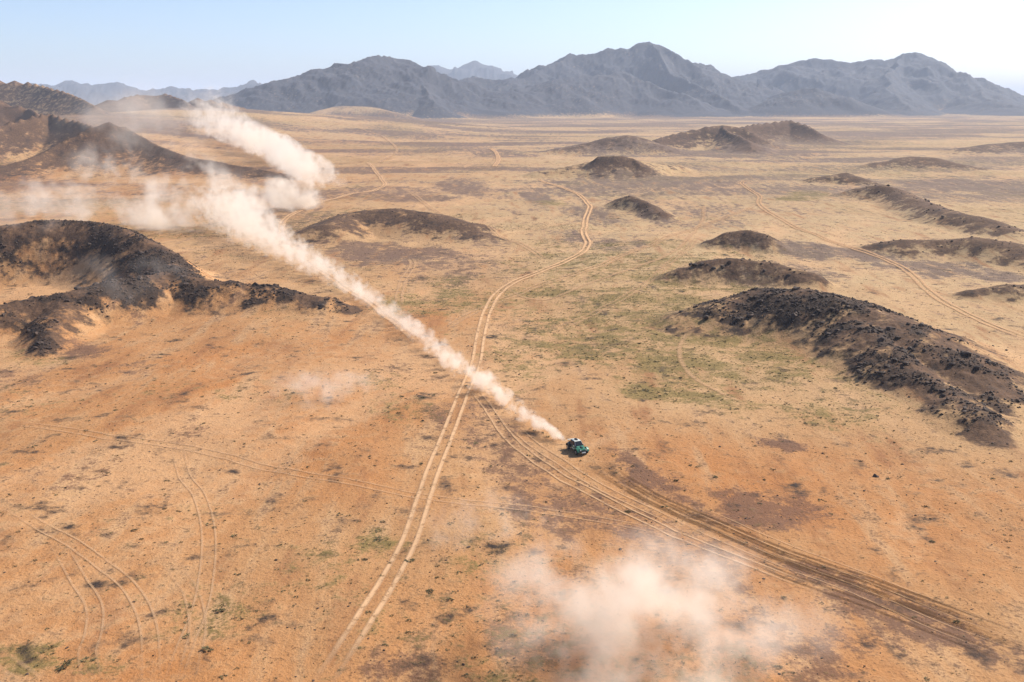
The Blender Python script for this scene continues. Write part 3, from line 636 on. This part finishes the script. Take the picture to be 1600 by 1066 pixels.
for s in (-1, 1):
    bm = MB(); hexa(bm, [(-.05,s*.715,1.12),(.52,s*.715,1.12),(.52,s*.74,1.12),(-.05,s*.74,1.12),(-.05,s*.585,1.60),(.15,s*.585,1.60),(.15,s*.61,1.60),(-.05,s*.61,1.60)]); fin('side_window', bm, P_GLASS, car, 0)
    bm = MB(); hexa(bm, [(-.95,s*.715,1.12),(-.15,s*.715,1.12),(-.15,s*.74,1.12),(-.95,s*.74,1.12),(-.80,s*.585,1.60),(-.15,s*.585,1.60),(-.15,s*.61,1.60),(-.80,s*.61,1.60)]); fin('side_window', bm, P_GLASS, car, 0)
    bm = MB(); hexa(bm, [(-.35,s*.76,.5),(.75,s*.76,.5),(.75,s*.83,.5),(-.35,s*.83,.5),(-.35,s*.74,1.06),(.68,s*.74,1.06),(.68,s*.79,1.06),(-.35,s*.79,1.06)]); d = fin('door', bm, P_GREEN, car, .02)
    bm = MB(); box(bm, -.28, -.14, s*.79-.02, s*.79+.03, .93, .97); fin('handle', bm, P_DARK, d, 0)
    bm = MB(); box(bm, -.3, .7, s*.835-.012, s*.835+.012, .62, .74); fin('side_stripe', bm, P_WHITE, d, 0)
    bm = MB(); hexa(bm, [(.70,s*.60,.86),(.74,s*.60,.86),(.76,s*.66,.86),(.72,s*.72,.86),(.16,s*.52,1.68),(.20,s*.52,1.68),(.20,s*.56,1.68),(.16,s*.58,1.68)]); fin('windshield_pillar', bm, P_WHITE, car, 0)
    for xw, fr in ((1.42, True), (-1.42, False)):       # flared wing over each wheel
        bm = MB(); n = 10; ri, ro = .50, .60
        vs = []
        for i in range(n+1):
            a = math.pi*(.04 + .92*i/n); ca, sa = math.cos(a), math.sin(a)
            vs.append([bm.verts.new((xw+ri*ca, s*.66, .44+ri*sa)), bm.verts.new((xw+ri*ca, s*1.02, .44+ri*sa)), bm.verts.new((xw+ro*ca, s*1.02, .44+ro*sa)), bm.verts.new((xw+(ro+.06)*ca, s*.66, .46+(ro+.06)*sa))])
        for i in range(n):
            for k in range(4): bm.faces.new([vs[i][k], vs[i][(k+1) % 4], vs[i+1][(k+1) % 4], vs[i+1][k]])
        bm.faces.new(vs[0]); bm.faces.new(vs[-1][::-1])
        fin('fender', bm, P_GREEN if fr else P_DARK, car, 0)
        w = bpy.data.objects.new('wheel', None); COL.objects.link(w); w.parent = car; w.location = (xw, s*.86, .42)
        bm = MB(); cyl(bm, (0,0,0), .42, .30, 28); fin('tyre', bm, P_TYRE, w, .05)
        bm = MB(); cyl(bm, (0, s*.125, 0), .24, .08, 20); cyl(bm, (0, s*.16, 0), .07, .06, 12)
        for q in range(6):
            a = q*math.pi/3; cyl(bm, (.15*math.cos(a), s*.165, .15*math.sin(a)), .035, .03, 8)
        fin('rim', bm, P_RIM, w, 0)
    bm = MB(); cyl(bm, (2.0, s*.47, .80), .10, .08, 16, 'x'); fin('headlight', bm, P_LAMP, car, 0)
    bm = MB(); box(bm, .42, .54, s*.80, s*.80+s*.16 if s > 0 else s*.80, 1.08, 1.2) if s > 0 else box(bm, .42, .54, -.96, -.80, 1.08, 1.2); fin('mirror', bm, P_WHITE, car, .02)
    bm = MB(); box(bm, -1.98, -1.93, s*.6-.1, s*.6+.1, .92, 1.0); fin('tail_light', bm, plain('red_lens', C(.4, .02, .02), .3), car, 0)
bm = MB(); hexa(bm, [(1.9,-.55,.42),(2.2,-.42,.50),(2.2,.42,.50),(1.9,.55,.42),(1.9,-.6,.76),(2.12,-.5,.74),(2.12,.5,.74),(1.9,.6,.76)]); bp = fin('bumper', bm, P_DARK, car, .03)
bm = MB(); hexa(bm, [(2.14,-.3,.36),(2.25,-.3,.42),(2.25,.3,.42),(2.14,.3,.36),(2.1,-.34,.56),(2.2,-.34,.58),(2.2,.34,.58),(2.1,.34,.56)]); fin('skid_plate', bm, P_WHITE, bp, .01)
bm = MB(); hexa(bm, [(-1.95,-.7,.86),(-.95,-.72,.86),(-.95,.72,.86),(-1.95,.7,.86),(-1.9,-.55,1.12),(-.98,-.55,1.45),(-.98,.55,1.45),(-1.9,.55,1.12)]); fin('engine_cover', bm, P_DARK, car, .04)
bm = MB(); cyl(bm, (-1.55, 0, 1.27), .38, .26, 26, 'z'); sp_ = fin('spare_wheel', bm, P_TYRE, car, .05)
bm = MB(); cyl(bm, (-1.55, 0, 1.41), .2, .03, 18, 'z'); fin('rim', bm, P_RIM, sp_, 0)
bm = MB(); box(bm, -2.1, -1.85, -.72, .72, 1.36, 1.40, .02, 0); wg = fin('rear_wing', bm, P_WHITE, car, .01)
for s in (-1, 1):
    bm = MB(); box(bm, -1.98, -1.90, s*.5-.02, s*.5+.02, 1.02, 1.37); fin('strut', bm, P_DARK, wg, 0)
bm = MB(); cyl(bm, (-.7, .3, 2.05), .012, .6, 6, 'z'); fin('antenna', bm, P_DARK, car, 0)
CAR = Vector(car.location)

# ------------------------------------------------------------------ dust: real volumes with ragged density
DUST = C(.968, .908, .83)
def dust_shell_curve(node, pts):
    cm = node.mapping; c = cm.curves[0]
    while len(c.points) > 2: c.points.remove(c.points[1])
    c.points[0].location = (0, pts[0][1]); c.points[-1].location = (1, pts[-1][1])
    for t, v in pts[1:-1]: c.points.new(t, v)
    for p in c.points: p.handle_type = 'AUTO'
    cm.use_clip = False; cm.update()
def volume_out(b, dens, aniso=.35, step=1.0, m=None):
    v = b.n('ShaderNodeVolumePrincipled'); v.inputs['Color'].default_value = DUST
    v.inputs['Anisotropy'].default_value = aniso; b.l(dens, v.inputs['Density'])
    o = b.n('ShaderNodeOutputMaterial'); b.l(v.outputs[0], o.inputs['Volume'])
    m.cycles.volume_step_rate = step
def dust_trail(label, pts, nscale=.32, step=.07, contrast=4.6):
    """pts: (x, y, z centre above ground, half width, half height, density) along the trail"""
    P = np.array(pts, float); a, e = P[0, :2], P[-1, :2]; ax = (e-a); L = np.linalg.norm(ax); ax /= L; ay = np.array([-ax[1], ax[0]])
    t = ((P[:, :2]-a) @ ax)/L; off = (P[:, :2]-a) @ ay
    gz = height(P[:, 0], P[:, 1]); z0 = float(gz[0])
    zc = gz + P[:, 2] - z0
    m, nt = newmat('dust'); b = NB(nt)
    tc = b.n('ShaderNodeTexCoord'); sp = b.n('ShaderNodeSeparateXYZ'); b.l(tc.outputs['Object'], sp.inputs[0])
    tt = b.math('DIVIDE', sp.outputs[0], L)
    def cur(vals):
        lo, hi = min(vals), max(vals); sc = max(hi-lo, 1e-3)
        n = b.n('ShaderNodeFloatCurve'); dust_shell_curve(n, [(float(x), float((v-lo)/sc)) for x, v in zip(t, vals)])
        b.l(tt, n.inputs['Value']); return b.math('ADD', b.math('MULTIPLY', n.outputs[0], sc), lo)
    rw, rh = cur(P[:, 3]), cur(P[:, 4])
    dy = b.math('DIVIDE', b.math('SUBTRACT', sp.outputs[1], cur(off)), rw); dz = b.math('DIVIDE', b.math('SUBTRACT', sp.outputs[2], cur(zc)), rh)
    d = b.math('SQRT', b.math('ADD', b.math('MULTIPLY', dy, dy), b.math('MULTIPLY', dz, dz)))
    n1 = b.noise(tc.outputs['Object'], nscale, 5, .62); n2 = b.noise(tc.outputs['Object'], nscale*.3, 2, .5)
    f = b.math('ADD', b.math('SUBTRACT', .55, b.math('MULTIPLY', d, .9)), b.math('MULTIPLY', b.math('SUBTRACT', n1, .5), contrast))
    f = b.math('ADD', f, b.math('MULTIPLY', b.math('SUBTRACT', n2, .5), 1.0))
    f = b.math('MULTIPLY', b.ramp(f, 0, .8), b.ramp(d, 1.0, .75))
    volume_out(b, b.math('MULTIPLY', f, cur(P[:, 5])), step=step, m=m)
    # hull
    ts = np.linspace(0, 1, 60); nseg = 14; vs = []
    I = lambda v: np.interp(ts, t, v)
    for i, (o_, z_, w_, h_) in enumerate(zip(I(off), I(zc), I(P[:, 3]), I(P[:, 4]))):
        for k in range(nseg):
            q = 2*math.pi*k/nseg; vs.append((ts[i]*L, o_ + 1.02*w_*math.cos(q), z_ + 1.02*h_*math.sin(q)))
    fs = [(i*nseg+k, i*nseg+(k+1) % nseg, (i+1)*nseg+(k+1) % nseg, (i+1)*nseg+k) for i in range(59) for k in range(nseg)]
    bm = bmesh.new(); bv = [bm.verts.new(v) for v in vs]
    for f_ in fs: bm.faces.new([bv[i] for i in f_])
    bm.faces.new(bv[:nseg]); bm.faces.new(bv[-nseg:]); bmesh.ops.recalc_face_normals(bm, faces=bm.faces)
    me = bpy.data.meshes.new('dust_trail'); bm.to_mesh(me); bm.free(); me.materials.append(m)
    o = link('dust_trail', me); o.location = (a[0], a[1], z0); o.rotation_euler = (0, 0, math.atan2(ax[1], ax[0]))
    return tag(o, label, 'dust', kind='stuff')
def dust_cloud(label, c, half, dens, nscale=.1, rotz=0, step=.35, contrast=5.0, bias=.42):
    m, nt = newmat('dust'); b = NB(nt)
    tc = b.n('ShaderNodeTexCoord'); sc = b.n('ShaderNodeVectorMath', operation='DIVIDE'); b.l(tc.outputs['Object'], sc.inputs[0]); sc.inputs[1].default_value = half
    ln = b.n('ShaderNodeVectorMath', operation='LENGTH'); b.l(sc.outputs[0], ln.inputs[0]); d = ln.outputs['Value']
    mp = b.n('ShaderNodeVectorMath', operation='ADD'); b.l(tc.outputs['Object'], mp.inputs[0]); mp.inputs[1].default_value = (c[0], c[1], 0)
    n1 = b.noise(mp.outputs[0], nscale, 5, .6); n2 = b.noise(mp.outputs[0], nscale*.33, 2, .5)
    f = b.math('ADD', b.math('SUBTRACT', bias, b.math('MULTIPLY', d, .75)), b.math('MULTIPLY', b.math('SUBTRACT', n1, .5), contrast))
    f = b.math('ADD', f, b.math('MULTIPLY', b.math('SUBTRACT', n2, .5), 1.4))
    f = b.math('MULTIPLY', b.ramp(f, 0, 1.1), b.ramp(d, 1.0, .55))
    volume_out(b, b.math('MULTIPLY', f, dens), step=step, m=m)
    v, fc = I2*np.array(half)*1.04, F2
    me = mesh_np('dust_cloud', v, fc, m, False); o = link('dust_cloud', me)
    o.location = c; o.rotation_euler = (0, 0, rotz)
    return tag(o, label, 'dust', kind='stuff')
def gp(px, py): h = hit(px, py); return h
def trail_pts(lst):
    out = []
    for px, py, zc, w, hh, dn in lst:
        h = gp(px, py); out.append((h[0], h[1], zc, w, hh, dn))
    return out
tail = CAR - 1.7*Vector((math.cos(heading), math.sin(heading), 0))
T = [(tail.x, tail.y, .7, 1.3, 1.1, 1.6)] + trail_pts([(868,690,.95,1.6,1.3,0.930),(835,670,1.3,1.9,1.7,0.744),(790,638,1.7,2.5,2.2,0.589),(745,606,2.2,3.4,3.0,0.434),(700,570,2.2,3.5,3.0,0.310),(650,532,2.2,3.4,2.9,0.248),(600,494,2.5,3.7,3.3,0.205),(545,458,3.2,4.6,4.2,0.174),(480,424,4.4,7,6,0.149),(420,395,6.5,11,9,0.124),(375,372,9,16,13,0.112),(345,352,11,17,15,0.099)])
dust_trail('long pale dust trail streaming behind the speeding car', T)
dust_trail('thick far dust trail curving away towards the hills at upper left', trail_pts([(560,297,3,5,3.5,0.02),(535,299,6,11,8,0.07),(505,296,9,15,12,0.085),(480,287,10,17,14,0.085),(450,268,12,20,15,0.07),(410,243,14,26,18,0.062),(370,226,18,34,22,0.037),(335,212,24,45,30,0.021),(322,203,32,55,42,0.011)]), nscale=.085, step=.13, contrast=6.0)
def cl(label, px, py, zc, half, dens, **kw):
    h = gp(px, py); dust_cloud(label, (h[0], h[1], h[2]+zc), half, dens, **kw)
cl('dust puff rolling beside the bend of the far trail', 455, 326, 8, (22,26,16), 0.1860, nscale=.1)
cl('dust puff joining the near trail to the far trail', 395, 345, 8, (24,24,15), 0.1116, nscale=.1)
cl('large dust bank drifting below the tall pointed hill at left', 240, 356, 14, (54,38,32), 0.1400, nscale=.06)
cl('small thin dust wisp left of the large dust bank', 80, 335, 7, (24,24,17), 0.0744, nscale=.09)
cl('dust streak at the left edge behind the forked ridge', 0, 358, 5, (34,24,9), 0.05, nscale=.08)
cl('thin tall dust veil in front of the rounded brown hill', 235, 225, 14, (90,100,44), 0.0112, nscale=.025)
cl('near dust cloud hanging over the sand at the bottom, right of centre', 1015, 1020, 4.4, (22,16,9), 0.21, nscale=.12, bias=.72)
cl('thin dust wisp left of the near dust cloud', 765, 850, 2.0, (13,13,4.6), 0.10, nscale=.22)
cl('faint dust patch settling left of the dust trail', 510, 625, 2.2, (17,14,4.6), 0.10, nscale=.18)
cl('faint dust drifting over the forked rocky ridge', 190, 470, 5, (22,18,9), 0.0279, nscale=.12)

# ------------------------------------------------------------------ air
m, nt = newmat('haze_air'); b = NB(nt)
v = b.n('ShaderNodeVolumePrincipled'); v.inputs['Color'].default_value = C(.66, .79, 1.0); v.inputs['Density'].default_value = 8e-5; v.inputs['Anisotropy'].default_value = 0.0
o = b.n('ShaderNodeOutputMaterial'); b.l(v.outputs[0], o.inputs['Volume'])
m.cycles.homogeneous_volume = True
bm = MB(); zlo, zhi = float(Z.min())-1.5, float(Z.max())+25
box(bm, -31000, 31000, -31000, 31000, zlo, max(zhi, CAMH+30))
hz = fin('haze', bm, m, None, 0); tag(hz, 'pale blue desert haze over the plain', 'haze', kind='stuff')
print('verts', NR*NA, 'zmax', Z.max())
